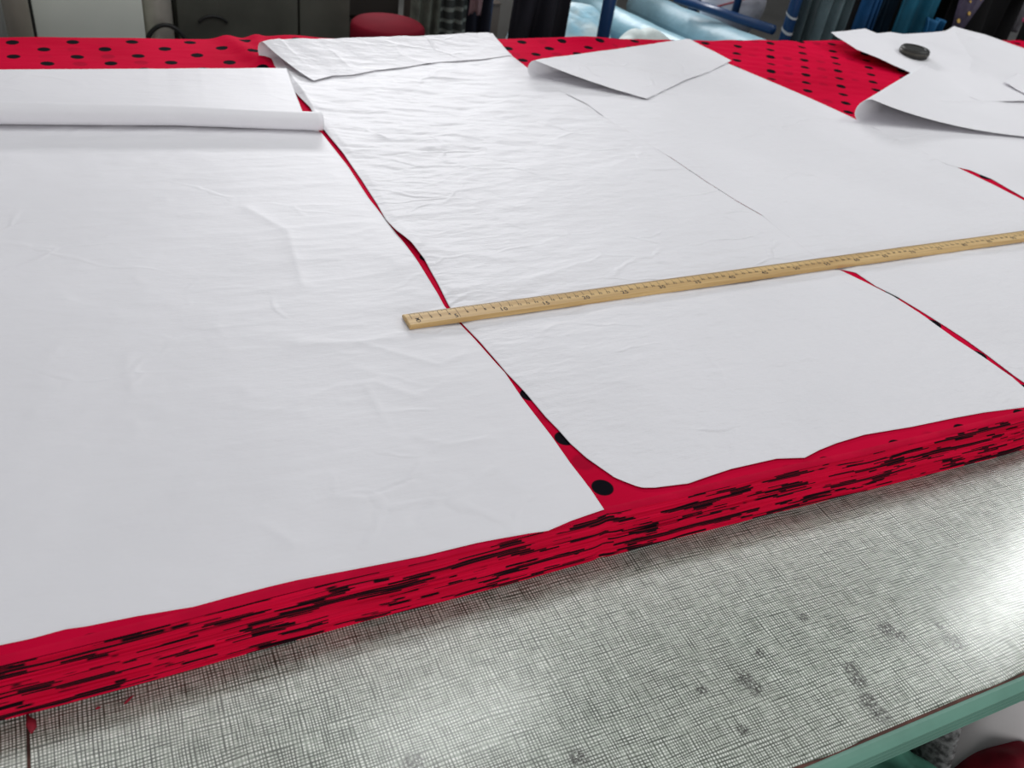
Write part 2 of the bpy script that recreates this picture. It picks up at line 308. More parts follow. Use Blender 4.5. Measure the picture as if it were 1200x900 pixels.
T(sheet(TX0, -.0895, 2), 'laminate_sheet', LINEN)
prof = [(.004, -.0015), (.0005, -.0006), (-.0022, -.0030)]
zz = -.0035
for i in range(4):
    prof += [(-.0030, zz), (-.0060, zz - .0012), (-.0060, zz - .0026), (-.0030, zz - .0041), (.0008, zz - .0044), (.0008, zz - .0061)]; zz -= .0062
prof += [(-.0025, -.0295), (.004, -.0300)]
xs = np.linspace(TX0, TX1, 260)
P = np.array([[(x, TY0 + a + .0006 * (vn(x * 5, 1., 2) - .5), b + .0010 * (vn(x * 4, 3., 2) - .5)) for x in xs] for a, b in prof])
T(MB().grid(P, True), 'edge_trim', GREEN, smooth=False)
for x in (TX0 + .08, 1.15, TX1 - .08):
    for y in (TY0 + .16, TY1 - .08):
        T(MB().box((x - .025, y - .025, FLOOR), (x + .025, y + .025, -.028)), 'leg', STEEL, bevel=.003)
T(MB().box((TX0 + .05, TY0 + .25, -.34), (TX1 - .05, TY1 - .05, -.32)), 'lower_shelf', STEEL, bevel=.003)

# ------------------------------------------------------------------ stack of red dotted fabric
Z0 = .0500
fab = thing('fabric_stack', 'thick layered stack of red fabric with black dots spread on the table', 'fabric', (0, 0, 0))
FX0, FX1 = -.8, 3.1
def frontx():
    a = np.arange(-.30, 1.05, .0035); return np.concatenate([np.arange(FX0, -.30, .02), a, np.arange(1.05, FX1 + .01, .02)])
fx = frontx()
def notch(x): return np.exp(-((x - .342) / .006)**2)
def front_y(x, z):                                       # the cut face leans out towards the table
    base = lerp(.4000, .3950, sst(.3, 1.2, x)) + .0015 * (vn(x * 7, x * 0, 11) - .5) * 2
    t = np.clip(z / Z0, 0, 1)
    return base + .004 * t * t + .004 * np.clip((t - .8) / .2, 0, 1)**2 + .0015 * notch(x)
nl = 84; zs = np.linspace(0.0004, Z0 - .003, nl)
X = fx[None, :].repeat(nl, 0); Zl = zs[:, None] + .0012 * (vn(fx * 6, fx * 0, 4) - .5)[None, :] * np.sin(zs / Z0 * 3.1)[:, None]
lay = np.floor(np.arange(nl) / 2)
Y = front_y(X, zs[:, None]) + (vn(X * 9, lay[:, None] * 3.7 + X * 0, 21) - .5) * .0022 + (_rs.rand(nl)[:, None] - .5) * .0006 + (np.arange(nl) % 2)[:, None] * .00035
tag(MB().grid(np.stack([X, Y, Zl], -1)).build('layer_edges', LAYERS, fab, smooth=False), 'cut edges of many fabric layers with black streaks', kind='stuff')
def fab_h(x, y):
    """height of the top layer above Z0"""
    back = sst(1.30, 1.58, y)
    h = .0035 * back * (fbm(x * 7 + y * 3, y * 12, 31, 2) - .35)
    h += .0022 * back * (vn(x * 16, y * 6, 37) - .5)
    # ripples in the bare triangle on the right
    rt = sst(1.05, 1.25, x) * sst(1.10, 1.3, y)
    h += .0016 * rt * np.sin((y * .9 + x * .45) * 2 * np.pi / .035 + 2.2 * vn(x * 6, y * 6, 5)) * vn(x * 5, y * 5, 8)
    # bunched cloth beside the left flap
    h += .007 * np.exp(-((x - .262 - (1.56 - y) * .25) / .018)**2) * sst(1.40, 1.50, y) + .006 * np.exp(-((x - .30) / .014)**2) * sst(1.45, 1.55, y)
    h += .006 * np.exp(-((x - .36) / .05)**2 - ((y - 1.60) / .03)**2) + .006 * np.exp(-((x - .95) / .10)**2 - ((y - 1.595) / .02)**2)
    h += .0015 * np.clip(sst(.36, .42, y) * 0, 0, 1)
    return h
tx = np.concatenate([np.arange(FX0, -.3, .02), np.arange(-.3, 2.35, .006), np.arange(2.35, FX1 + .01, .02)])
ty = np.concatenate([[0.], np.linspace(0.15, 1, 5)])     # rounded front lip
rows = []
zf = Z0 - .003
for t in np.linspace(0, 1, 8):
    a = t * np.pi / 2
    rows.append(np.stack([tx, front_y(tx, zf + tx * 0) + .0055 * (1 - np.cos(a)) - .0002 + (vn(tx * 12, tx * 0, 12) - .5) * .0010, zf + .0030 * np.sin(a) + tx * 0 + .0012 * (vn(tx * 8, tx * 0, 14) - .3)], -1))
yy = np.concatenate([np.linspace(.4175, 1.2, 90), np.arange(1.2, 1.600, .005)[1:]])
for y in yy:
    rows.append(np.stack([tx, tx * 0 + y, Z0 - .0001 + fab_h(tx, y + tx * 0) + .0008 * (vn(tx * 8, tx * 0, 14) - .3) * (y < .43)], -1))
for t in np.linspace(0.15, 1, 8):
    a = t * np.pi / 2; hb = fab_h(tx, 1.6 + tx * 0)
    yb = 1.600 + .006 * vn(tx * 9, tx * 0, 61)
    rows.append(np.stack([tx, yb + .012 * np.sin(a), Z0 + hb - .012 * (1 - np.cos(a))], -1))
rows.append(np.stack([tx, tx * 0 + 1.622, tx * 0 + .002], -1))
tl = MB().grid(np.array(rows)).build('top_layer', DOTTED, fab, smooth=True)
tl.data.materials.append(mat('red_fabric_lip', (.62, .003, .040), .75, spec=.06, var=.18, scale=30))
nc_ = len(tx) - 1
for k_ in range(7 * nc_): tl.data.polygons[k_].material_index = 1

# ------------------------------------------------------------------ paper patterns
# creases pressed into the sheets: points (x, y), height, width
def cv(pts): return np.array(pts, float)[:, :2]
def segd(x, y, pts):
    d = np.full(x.shape, 9.); 
    for (ax, ay), (bx, by) in zip(pts[:-1], pts[1:]):
        vx, vy = bx - ax, by - ay; L = vx * vx + vy * vy + 1e-12
        t = np.clip(((x - ax) * vx + (y - ay) * vy) / L, 0, 1)
        d = np.minimum(d, np.hypot(x - ax - t * vx, y - ay - t * vy))
    return d
def wrinkle(x, y, seed, amp=1., backamp=0., creases=()):
    h = .0016 * amp * (fbm(x * 5, y * 8, seed, 2) - .3)
    r = 1 - np.abs(fbm(x * 9 + 2 * vn(y * 5, x * 5, seed), y * 26, seed + 3, 3) - .5) * 2
    h = h + .0007 * amp * r**3
    mid = vn(x * 4, y * 5, seed + 9)
    h = h + .0011 * amp * np.abs(fbm(x * 18, y * 40, seed + 5, 2) - .5) * sst(.35, .75, mid)
    if backamp:
        k = backamp * sst(.80, 1.15, y)
        q = fbm(x * 9 + y * 5, y * 30 + x * 6, seed + 13, 3)
        h = h + k * (.0055 * np.abs(q - .5) + .0022 * (vn(x * 12, y * 22 - x * 9, seed + 15) - .5))
    for pts, a, wd in creases:
        d = segd(x, y, pts); h = h + a * np.exp(-np.abs(d) / wd)
    return h
def pin(h, l=.12, s=.03):
    n, m = h.shape; u = np.minimum(np.linspace(0, 1, m), np.linspace(1, 0, m))[None, :]; v = np.linspace(0, 1, n)[:, None]
    return h * (l + (1 - l) * sst(0, s, u) * sst(0, s, v))
def resample(c, n, smooth=False):
    c = np.array(c, float); s = np.r_[0, np.cumsum(np.hypot(*(np.diff(c[:, :2], axis=0).T)))]; s /= s[-1]
    t = np.linspace(0, 1, n); return np.stack([np.interp(t, s, c[:, k]) for k in range(c.shape[1])], -1)
def resy(c, n, y0=None, y1=None):                        # resample a side edge
    return resample(c, n)
def coons(F, Bk, Lf, R, nu, nv):
    """F,B run left->right, L,R run front->back"""
    F = resample(F, nu); Bk = resample(Bk, nu); Lf = resample(Lf, nv); R = resample(R, nv)
    u = np.linspace(0, 1, nu)[None, :, None]; v = np.linspace(0, 1, nv)[:, None, None]
    S = (1 - v) * F[None] + v * Bk[None] + (1 - u) * Lf[:, None] + u * R[:, None]
    S -= (1-u)*(1-v)*F[0] + u*(1-v)*F[-1] + (1-u)*v*Bk[0] + u*v*Bk[-1]
    return S
def fold(Ab, Tp, h0, h1, zt, n=46, sharp=2.2, bulge=.5):
    """flap turned back over the sheet: from the base edge Ab round a soft bend to the free edge Tp"""
    nu = len(Ab); t = np.linspace(0, 1, nu)[:, None]; h = lerp(h0, h1, t); A = Ab[:, :2]; Tq = Tp[:, :2]; zb = Ab[:, 2:3]
    d = A - Tq; L = np.linalg.norm(d, axis=1, keepdims=True); nrm = d / L; out = []
    for a in np.linspace(0, np.pi, 16)[1:]:
        out.append(np.concatenate([A + nrm * np.sin(a) * h * bulge, zb + h / 2 * (1 - np.cos(a))], 1))
    for s in np.linspace(0, 1, n)[1:]:
        e = (1 - s)**sharp; out.append(np.concatenate([lerp(A, Tq, s), (zt + (zb + h - zt) * e)], 1))
    return np.array(out)

# --- first sheet, at the left, its back turned over and rolled up
zp = Z0 + .0004
pR = [p for p in G['P1R'] if p[1] < 1.19] + [(.300, 1.23, 0), (.296, 1.28, 0), (.302, 1.35, 0), (.309, 1.405, 0), (.312, 1.420, 0)]
pF = [(-.62, .424, 0), (-.3, .42, 0)] + G['P1F']
pL = [(-.62, .424, 0), (-.62, 1.425, 0)]; pB = [(-.62, 1.425, 0), (.312, 1.420, 0)]
S = coons(cv(pF), cv(pB), cv(pL), cv(pR), 330, 400)
CR1 = [([(0.1578, 0.6928), (0.2138, 0.6809), (0.2473, 0.6804), (0.2833, 0.681)], 0.0014, 0.009), ([(0.2138, 0.6809), (0.2461, 0.6555), (0.2772, 0.6278), (0.3081, 0.6389)], 0.0009, 0.004), ([(0.1373, 0.607), (0.1795, 0.6213), (0.2104, 0.6173), (0.2413, 0.5871), (0.2712, 0.6004)], 0.0009, 0.005), ([(0.2007, 0.612), (0.2035, 0.5577)], 0.0005, 0.003), ([(0.2226, 0.5337), (0.2415, 0.5215), (0.2863, 0.5136)], 0.0008, 0.003), ([(0.1364, 0.4852), (0.1596, 0.4753), (0.1849, 0.4777), (0.2008, 0.4822)], 0.0011, 0.0028), ([(0.2154, 0.4717), (0.1937, 0.4515), (0.1863, 0.4423)], -0.0006, 0.004), ([(0.2154, 0.4717), (0.2293, 0.4505), (0.2476, 0.4236)], 0.0005, 0.005), ([(0.1648, 0.9765), (0.186, 0.9361), (0.1984, 0.913), (0.1925, 0.8585), (0.1868, 0.7959)], 0.0013, 0.009), ([(0.1944, 0.8467), (0.24, 0.8397)], 0.0006, 0.0025), ([(0.2033, 0.8641), (0.2466, 0.8637)], 0.0005, 0.0025), ([(0.023, 0.5218), (0.0404, 0.5263)], 0.0006, 0.002), ([(0.0675, 0.4732), (0.0773, 0.4756), (0.0856, 0.4641), (0.096, 0.4467)], 0.0007, 0.003), ([(-0.0404, 0.4225), (-0.0195, 0.4244), (-0.0004, 0.4286), (0.0071, 0.4231)], 0.0008, 0.003), ([(-0.0941, 0.5803), (-0.0711, 0.5786)], 0.0005, 0.003), ([(-0.0867, 0.4796), (-0.0711, 0.4833)], 0.0005, 0.003), ([(0.087, 0.4478), (0.1023, 0.4465)], 0.0006, 0.003), ([(0.0038, 0.6666), (0.0281, 0.6666)], 0.0004, 0.002), ([(0.2009, 0.7141), (0.2262, 0.7114)], 0.0005, 0.002)]
CR2 = [([(0.2876, 0.7747), (0.3485, 0.753), (0.4318, 0.7538), (0.5361, 0.782)], 0.00207, 0.01), ([(0.3262, 0.859), (0.3762, 0.8231), (0.4323, 0.8023)], 0.0013799999999999997, 0.008), ([(0.4465, 1.1536), (0.4946, 1.1579), (0.533, 1.135)], 0.0013799999999999997, 0.003), ([(0.4759, 1.1983), (0.5412, 1.1956), (0.5672, 1.1832)], -0.0016099999999999999, 0.003), ([(0.3734, 1.1858), (0.393, 1.1592)], 0.00207, 0.004), ([(0.5219, 1.2662), (0.5742, 1.2515)], -0.00115, 0.003), ([(0.3475, 1.1199), (0.411, 1.1067), (0.4809, 1.1223), (0.5272, 1.105)], 0.0016099999999999999, 0.005), ([(0.351, 1.0721), (0.3869, 1.0539), (0.4147, 1.0639)], 0.0013799999999999997, 0.004), ([(0.3827, 1.3554), (0.4527, 1.3553)], 0.0008049999999999999, 0.003), ([(0.3605, 0.993), (0.4115, 0.9729), (0.4802, 0.9932)], 0.001035, 0.005), ([(0.3363, 0.8886), (0.3993, 0.8818), (0.4352, 0.8866)], 0.0009199999999999999, 0.004), ([(0.4052, 0.6445), (0.4509, 0.6449), (0.4843, 0.6487)], 0.0006899999999999999, 0.004), ([(0.3315, 0.6512), (0.3607, 0.6427), (0.4021, 0.6484)], 0.0009199999999999999, 0.004), ([(0.5352, 0.5516), (0.5543, 0.5468), (0.5847, 0.5527), (0.6674, 0.5416)], 0.0009199999999999999, 0.0025), ([(0.5543, 0.5468), (0.5447, 0.5302)], 0.0006899999999999999, 0.002), ([(0.5543, 0.5468), (0.5548, 0.5725), (0.5784, 0.5986)], 0.00045999999999999996, 0.003), ([(0.5239, 0.4979), (0.5621, 0.4796), (0.6197, 0.471)], 0.00045999999999999996, 0.003), ([(0.5863, 0.4505), (0.6481, 0.4402)], -0.000575, 0.004), ([(0.7492, 0.4976), (0.7872, 0.4912)], 0.00045999999999999996, 0.002), ([(0.4817, 0.5904), (0.5315, 0.5859)], 0.00045999999999999996, 0.004), ([(0.3953, 0.5414), (0.4565, 0.532), (0.5123, 0.5105)], 0.00045999999999999996, 0.004)]
CR3 = [([(0.7571, 1.0258), (0.7906, 1.0307), (0.8342, 1.0377)], -0.0006, 0.005), ([(1.0714, 1.2831), (1.1218, 1.2586)], 0.0005, 0.003), ([(0.9263, 1.1136), (1.0033, 1.1236)], 0.0004, 0.004), ([(1.0308, 0.8787), (1.1477, 0.8907)], 0.0004, 0.004), ([(0.9156, 0.9391), (1.0158, 0.9398)], 0.0004, 0.004)]
CRF2 = [([(0.3672, 1.5123), (0.4019, 1.4775), (0.4193, 1.4356)], 0.003), ([(0.5233, 1.5281), (0.5242, 1.4834), (0.5618, 1.4564)], 0.0025), ([(0.6024, 1.5461), (0.6099, 1.4997), (0.6798, 1.5078)], 0.002)]
h = wrinkle(S[..., 0], S[..., 1], 2, 1.05, 0, CR1); h = pin(h)
h += .0030 * np.exp(-((S[..., 0] - .322) / .03)**2) * np.exp(-((S[..., 1] - .82) / .05)**2)         # right edge lifts a little beside the ruler
P1 = np.dstack([S, zp + h])
Ab = P1[-1]; nu = len(Ab)
Tp = np.stack([lerp(-.62, .291, np.linspace(0, 1, nu)), lerp(1.262, 1.232, np.linspace(0, 1, nu))], -1)
Tp[:, 1] = np.interp(Tp[:, 0], [-.62, -.09, .12, .30], [1.276, 1.269, 1.2445, 1.210])
Fl = fold(Ab, Tp, .011, .011, Z0 + .0125, 30, .8, .6)
s_ = np.linspace(0, 1, len(Fl))[:, None]; Fl[..., 2] += .0025 * np.sin(s_ * np.pi) * (fbm(Fl[..., 0] * 4, Fl[..., 1] * 9, 4, 2) - .5) * 2
p1 = MB().grid(np.concatenate([P1, Fl], 0)).build('paper_pattern', PAPER_SMOOTH, smooth=True, solid=.00025)
p1.data.name = 'paper_pattern'
# the rolled end
mb = MB(); rows = []
xr = np.linspace(-.62, .312, 120)
axy = np.interp(xr, [-.62, -.09, .12, .312], [1.262, 1.256, 1.232, 1.197]); rad0 = np.interp(xr, [-.62, -.09, .312], [.0152, .0150, .0132])
prof = []
for a in np.linspace(0, 2 * np.pi * 2.3, 92):
    k = 1 - .32 * a / (2 * np.pi * 2.3); th = a       # starts on top, runs down over the near side
    rows.append(np.stack([xr - .006 * (a / (4.6 * np.pi)) * (xr / .312), axy + rad0 * k * np.cos(th), Z0 + .0008 + rad0 + rad0 * k * np.sin(th) + .0008 * (vn(xr * 8, xr * 0, 3) - .5)], -1))
lead = np.stack([np.minimum(xr, .303), axy + .026, Z0 + .0245 + xr * 0], -1)
ro = MB().grid(np.array(rows)).build('rolled_end', PAPER_SMOOTH, p1, smooth=True, solid=.00025)
tag(ro, 'tight roll at the end of the turned-back paper')
tag(p1, 'large white paper sheet at left, its far end turned over and rolled', 'paper pattern', 'paper patterns laid on the red fabric')

# --- second sheet, in the middle, heavily creased at the back, with a broad turned-back flap
pL = [p for p in G['P2L'] if p[1] < 1.40] + [(.298, 1.44, 0), (.289, 1.485, 0)]
pF = G['P2F'] + [(.868, .409, 0)]; pR = [(.868, .409, 0)] + G['P2R'][:-1] + [(.748, 1.47, 0), (.744, 1.595, 0)]
pR = [(x + .0015, y, z) for x, y, z in pR]
pB = [(.289, 1.485, 0), (.744, 1.595, 0)]
pR[0] = pF[-1] = (.8695, .409, 0); pR[-1] = pB[-1] = (.7455, 1.595, 0)
S = coons(cv(pF), cv(pB), cv(pL), cv(pR), 300, 430)
h = wrinkle(S[..., 0], S[..., 1], 40, 1.2, 1.2, CR2); h = pin(h)
eL = np.abs(S[..., 0] - .318)
h += .0035 * np.exp(-eL / .012) * sst(1.0, 1.3, S[..., 1]) + .004 * np.exp(-((S[..., 0] - .322) / .022)**2 - ((S[..., 1] - .86) / .04)**2)
P2 = np.dstack([S, zp + .0006 + h])
Tp = resample(cv(G['F2t']), 300)
Fl = fold(P2[-1], Tp, .031, .013, Z0 + .0045, 60, 1.5, .4)
s_ = np.linspace(0, 1, len(Fl))[:, None]
Fl[..., 2] += sst(.35, .6, s_) * .0022 * (fbm(Fl[..., 0] * 14 + Fl[..., 1] * 6, Fl[..., 1] * 22, 9, 3) - .3) * (1 - .5 * s_) + sst(.3, .5, s_) * sum(a * .5 * np.exp(-segd(Fl[..., 0], Fl[..., 1], p) / .009) for p, a in CRF2)
p2 = MB().grid(np.concatenate([P2, Fl], 0)).build('paper_pattern', PAPER, smooth=True, solid=.00025)
tag(p2, 'creased white paper sheet in the middle with a broad flap folded back', 'paper pattern', 'paper patterns laid on the red fabric')

# --- third sheet, right of the middle
pL = [(.880, .409, 0), (.886, .43, 0)] + [(x - (.010 if y > 1.16 else .0008), y, 0) for x, y, _ in G['P3L'][:-2]] + [(.742, 1.36, 0), (.735, 1.385, 0)]
pF = [(.880, .409, 0), (1.1, .412, 0), (1.44, .414, 0)]
pR = [(1.44, .414, 0), (1.38, .6, 0), (1.352, .74, 0)] + G['P3R'][:-2] + [(1.2065, 1.44, 0), (1.190, 1.572, 0)]
pB = [(.735, 1.385, 0), (1.190, 1.572, 0)]
S = coons(cv(pF), cv(pB), cv(pL), cv(pR), 240, 330)
h = wrinkle(S[..., 0], S[..., 1], 71, 1.0, .25, CR3); h = pin(h)
P3 = np.dstack([S, zp + .0002 + h + .0026 * sst(1.1, 1.3, S[..., 1])])
T0, T1 = G['F3t'][0], G['F3t'][-1]
Tp = resample(cv(G['F3t']), 240)
Fl = fold(P3[-1], Tp, .030, .009, Z0 + .0055, 60, 1.4, .4)
s_ = np.linspace(0, 1, len(Fl))[:, None]
Fl[..., 2] += sst(.4, .7, s_) * .003 * (fbm(Fl[..., 0] * 16, Fl[..., 1] * 18, 19, 3) - .3)
p3 = MB().grid(np.concatenate([P3, Fl], 0)).build('paper_pattern', PAPER, smooth=True, solid=.00025)
tag(p3, 'white paper sheet right of the middle one, triangular flap folded over at its far end', 'paper pattern', 'paper patterns laid on the red fabric')

# --- fourth sheet, far right, with the big open curl
pL = [(1.46, .42, 0), (1.40, .6, 0), (1.368, .74, 0)] + G['P4L']
pL = [(x - (.014 if y > .94 else 0), y, 0) for x, y, _ in pL[:-1]] + [(1.288, 1.138, 0)]
F0 = (1.300, 1.138); F1 = (1.715, 1.405)
pF = [(1.46, .42, 0), (2.1, .42, 0)]; pB = [F0, F1]; pR = [(2.1, .42, 0), (1.95, 1.1, 0), F1 + (0,)]
S = coons(cv(pF), np.array(pB), cv(pL), cv([(*p[:2], 0) for p in pR]), 220, 160)
P4 = np.dstack([S, zp + .0001 + wrinkle(S[..., 0], S[..., 1], 91, .6, 0)])
near = G['F4m']; Tp = resample(np.array([(1.6797, 1.006), (1.7937, 1.2018), (1.8855, 1.3757)]), 220)
Fl = fold(P4[-1], Tp, .043, .013, Z0 + .004, 90, 3.0, .55)
# the near edge of the flap sags in a curve
s_ = np.linspace(0, 1, len(Fl))[:, None]; tt = np.linspace(0, 1, 220)[None, :]
bow = np.sin(np.clip((s_ - .14) / .86, 0, 1) * np.pi) * (1 - tt)**2
Fl[..., 0] += bow * .012; Fl[..., 1] -= bow * .006
Fl[..., 2] += sst(.3, .6, s_) * .0015 * (fbm(Fl[..., 0] * 8, Fl[..., 1] * 10, 29, 2) - .3) + .003 * np.exp(-segd(Fl[..., 0], Fl[..., 1], [(1.53, 1.19), (1.72, 1.20)]) / .006)
p4 = MB().grid(np.concatenate([P4, Fl], 0)).build('paper_pattern', PAPER_SMOOTH, smooth=True, solid=.00025)
tag(p4, 'white paper sheet at far right whose corner is curled over in a wide open fold', 'paper pattern', 'paper patterns laid on the red fabric')

# --- two loose sheets behind the curl
pL = [(1.66, 1.20, 0), (1.6337, 1.3139, 0)] + [p for p in G['P5'][::-1]][1:]
pB = G['P5b']; pF = [(1.66, 1.20, 0), (2.30, 1.16, 0)]
pR = [(2.30, 1.16, 0), (2.1133, 1.4711, 0), (2.0579, 1.5552, 0), (1.9859, 1.5945, 0)]
S = coons(cv(pF), cv(pB), cv(pL), cv(pR), 150, 130)
x, y = S[..., 0], S[..., 1]; v = np.linspace(0, 1, 130)[:, None]; u = np.linspace(0, 1, 150)[None, :]
zb = np.interp(u[0], [0, .32, .37, .5, .6, .92, 1], [.078, .078, .071, .075, .071, .077, .084])[None, :]
hz = lerp(.058 + 0 * u, zb, sst(.25, 1, v)) + .0025 * (fbm(x * 14, y * 14, 3, 2) - .5)
hz += .010 * np.exp(-segd(x, y, [(1.986, 1.595), (1.87, 1.42), (1.80, 1.36)]) / .03) * sst(.1, .5, v) * .5
p5 = MB().grid(np.dstack([S, hz])).build('paper_pattern', PAPER_SMOOTH, smooth=True, solid=.00025)
tag(p5, 'loose white paper sheet at the far edge of the table under the round black weight', 'paper pattern', 'paper patterns laid on the red fabric')
S = coons(np.array([(1.80, 1.10), (2.35, 1.02)]), np.array([(1.825, 1.285), (1.9159, 1.3302), (1.97, 1.316), (2.3, 1.27)]), np.array([(1.80, 1.10), (1.825, 1.285)]), np.array([(2.35, 1.02), (2.3, 1.27)]), 60, 40)
hz = .0605 + .0006 + .0015 * (fbm(S[..., 0] * 12, S[..., 1] * 12, 33, 2) - .4) + .003 * sst(.75, 1, np.linspace(0, 1, 40))[:, None]
p6 = MB().grid(np.dstack([S, hz])).build('paper_pattern', PAPER_SMOOTH, smooth=True, solid=.00025)
tag(p6, 'small piece of white paper right of the curled sheet, at the right edge', 'paper pattern', 'paper patterns laid on the red fabric')

# ------------------------------------------------------------------ round black weight
wt = thing('round_weight', 'round black weight holding down the loose paper at the far edge', 'weight', (1.712, 1.448, .0665))
def disc(mb, r, z0, z1, ch=.003, n=48):
    vs = []; pr = [(0, z0), (r - ch, z0), (r, z0 + ch), (r, z1 - ch), (r - ch, z1), (r * .72, z1), (r * .68, z1 - .002), (0, z1 - .002)]
    P = np.array([[(a * math.cos(t), a * math.sin(t), b) for t in np.linspace(0, 2 * math.pi, n + 1)] for a, b in pr]); return mb.grid(P)
disc(MB(), .032, 0, .018).build('body', mat('black_rubber', (.016, .015, .012), .5, var=.3, scale=40, bump=.001), wt, smooth=False)
P = np.array([[((.032 + .0012 * math.cos(a)) * math.cos(t), (.032 + .0012 * math.cos(a)) * math.sin(t), .0095 + .0025 * math.sin(a)) for t in np.linspace(0, 2 * math.pi, 49)] for a in np.linspace(-1.57, 1.57, 7)])
MB().grid(P).build('rim_band', mat('dark_rim', (.05, .045, .035), .35), wt, smooth=True)

# ------------------------------------------------------------------ wooden ruler
a0 = Vector((.3246, .6988)); a1 = Vector((1.1776, .7101)); rd = (a1 - a0).normalized(); ang = math.atan2(rd.y, rd.x)
cm = (a1 - a0).length / 85.0; org = a0 - rd * cm * 5
RZ = Z0 + .0022
ruler = thing('wooden_ruler', 'long wooden ruler with black centimetre scale lying across the paper', 'ruler', (org.x, org.y, RZ), ang)
m, t, b = nt('ruler_wood'); setp(b, (.5, .33, .15), .45, 0, .4); n = N(t); x_, y_, z_ = n.sep()
gr = n.noise(n.comb(n.m('MULTIPLY', x_, 6.), n.m('MULTIPLY', y_, 260.), n.m('MULTIPLY', z_, 120.)), 1., 4)
geo = t.nodes.new('ShaderNodeNewGeometry')
n.L(n.mix(n.mr(gr, .35, .65), (.66, .45, .20), (.50, .315, .125)), b.inputs['Base Color']); n.bump(gr, b, .15, .0003)
WOOD = m
RW0, RW1, RT = -.0075, .0165, .0052      # front and back of the ruler around the line of the numerals
L0, L1 = -.0058 / 1, cm * 100 + .006
tb = MB()
pr = [(RW0, 0), (RW0, RT - .0008), (RW0 + .0008, RT), (RW1 - .006, RT), (RW1 - .0005, RT - .0022), (RW1, RT - .0028), (RW1, 0)]
P = np.array([[(x, a, bb) for a, bb in pr + pr[:1]] for x in [L0, L0 + .001, .25, .5, .75, L1 - .001, L1]])
P[0, :, 1] = P[0, :, 1] * .97 + .0045 * .03; P[0, :, 2] *= .93; P[-1, :, 2] *= .93
tb.grid(P); k = len(tb.v); ncol = len(pr) + 1
tb.f.append(tuple(range(0, ncol - 1))); tb.f.append(tuple(range(6 * ncol, 7 * ncol - 1))[::-1])
tb.build('wooden_body', WOOD, ruler)
INK = mat('black_ink', (.045, .03, .02), .6, var=0)
mk = MB(); zt = RT + .00012
def ztop(y): return RT if y <= RW1 - .006 else RT - (y - (RW1 - .006)) / .0055 * .0022
def strip(x, y0, y1, wd):
    ys = [y0] + ([RW1 - .006] if y0 < RW1 - .006 < y1 else []) + [y1]
    for p, q in zip(ys[:-1], ys[1:]):
        mk.add([(x - wd, p, ztop(p) + .00012), (x + wd, p, ztop(p) + .00012), (x + wd, q, ztop(q) + .00012), (x - wd, q, ztop(q) + .00012)], [(0, 1, 2, 3)])
e = RW1 - .0009
for i in range(0, 1001):
    if i % 10 == 0:
        c = i // 10
        strip(i * cm / 10, RW0 + .0105 if c % 5 else RW0 + .003, e, .00022) if (c % 5 or c in (5,)) else strip(i * cm / 10, RW0 + .0105, e, .00022)
    elif i % 5 == 0: strip(i * cm / 10, e - .0062, e, .00016)
    else: strip(i * cm / 10, e - .0042, e, .00012)
mk.build('scale_ticks', INK, ruler)
dg = []
def text_mesh(s, size):
    cu = bpy.data.curves.new('t', 'FONT'); cu.body = s; cu.size = size; cu.align_x = 'CENTER'; cu.resolution_u = 2; cu.offset = size * .018
    o = bpy.data.objects.new('t', cu); C.objects.link(o); bpy.context.view_layer.update()
    me = bpy.data.meshes.new_from_object(o.evaluated_get(bpy.context.evaluated_depsgraph_get()))
    vs = [tuple(v.co) for v in me.vertices]; fs = [tuple(p.vertices) for p in me.polygons]
    bpy.data.objects.remove(o); bpy.data.curves.remove(cu); bpy.data.meshes.remove(me); return vs, fs
tm = MB(); cache = {ch: text_mesh(ch, 1.0) for ch in '0123456789M'}; cache['C'] = text_mesh('C', 1.0)
def put(s, x, y, size, rot=0):
    adv = size * .56; n_ = len(s)
    for j, ch in enumerate(s):
        vs, fs = cache[ch]; ox = (j - (n_ - 1) / 2) * adv
        if rot: vs2 = [(x + (-v[1]) * size, y + v[0] * size + ox, zt) for v in vs]
        else: vs2 = [(x + v[0] * size + ox, y + v[1] * size, zt) for v in vs]
        tm.add(vs2, fs)
for c in range(1, 101):
    if c % 5 == 0: put(str(c), c * cm - (.0035 if c < 10 else 0.0), -.0045, .0085)
    else: put(str(c), c * cm + .0005, .0008, .0052 if c < 10 else .0046)
put('CM', .0075, -.0005, .0062, 1)
tm.build('scale_numerals', INK, ruler)

# ------------------------------------------------------------------ red lint on the table
RM = mat('red_lint', (.33, .01, .03), .8, var=.3, scale=200)
def lint(pts, r, loc, label):
    o = MB().tube([(a, b_, c_) for a, b_, c_ in pts], r, 8).build('fabric_scrap', RM, smooth=True); o.location = loc
    return tag(o, label, 'scrap')
lint([(-.001, .007, .0013), (0, .004, .0014), (.0012, 0, .0022), (.0018, -.004, .0020), (.001, -.007, .0010)], [.0006, .0012, .0032, .0026, .0006], (-.0875, .3905, 0), 'red fibre clump caught in the seam of the table top')
lint([(-.003, -.002, .0007), (-.001, -.0005, .0008), (.001, .001, .0009), (.0035, .0025, .0010)], [.0004, .0010, .0007, .0003], (-.0285, .3885, 0), 'thin crooked wisp of red thread on the table, rightmost of the red scraps')
lint([(-.0015, 0, .0008), (0, .0003, .0008), (.0015, .0002, .0008)], [.0004, .0009, .0005], (-.0473, .3886, 0), 'tiny red speck of lint on the table between clump and wisp')

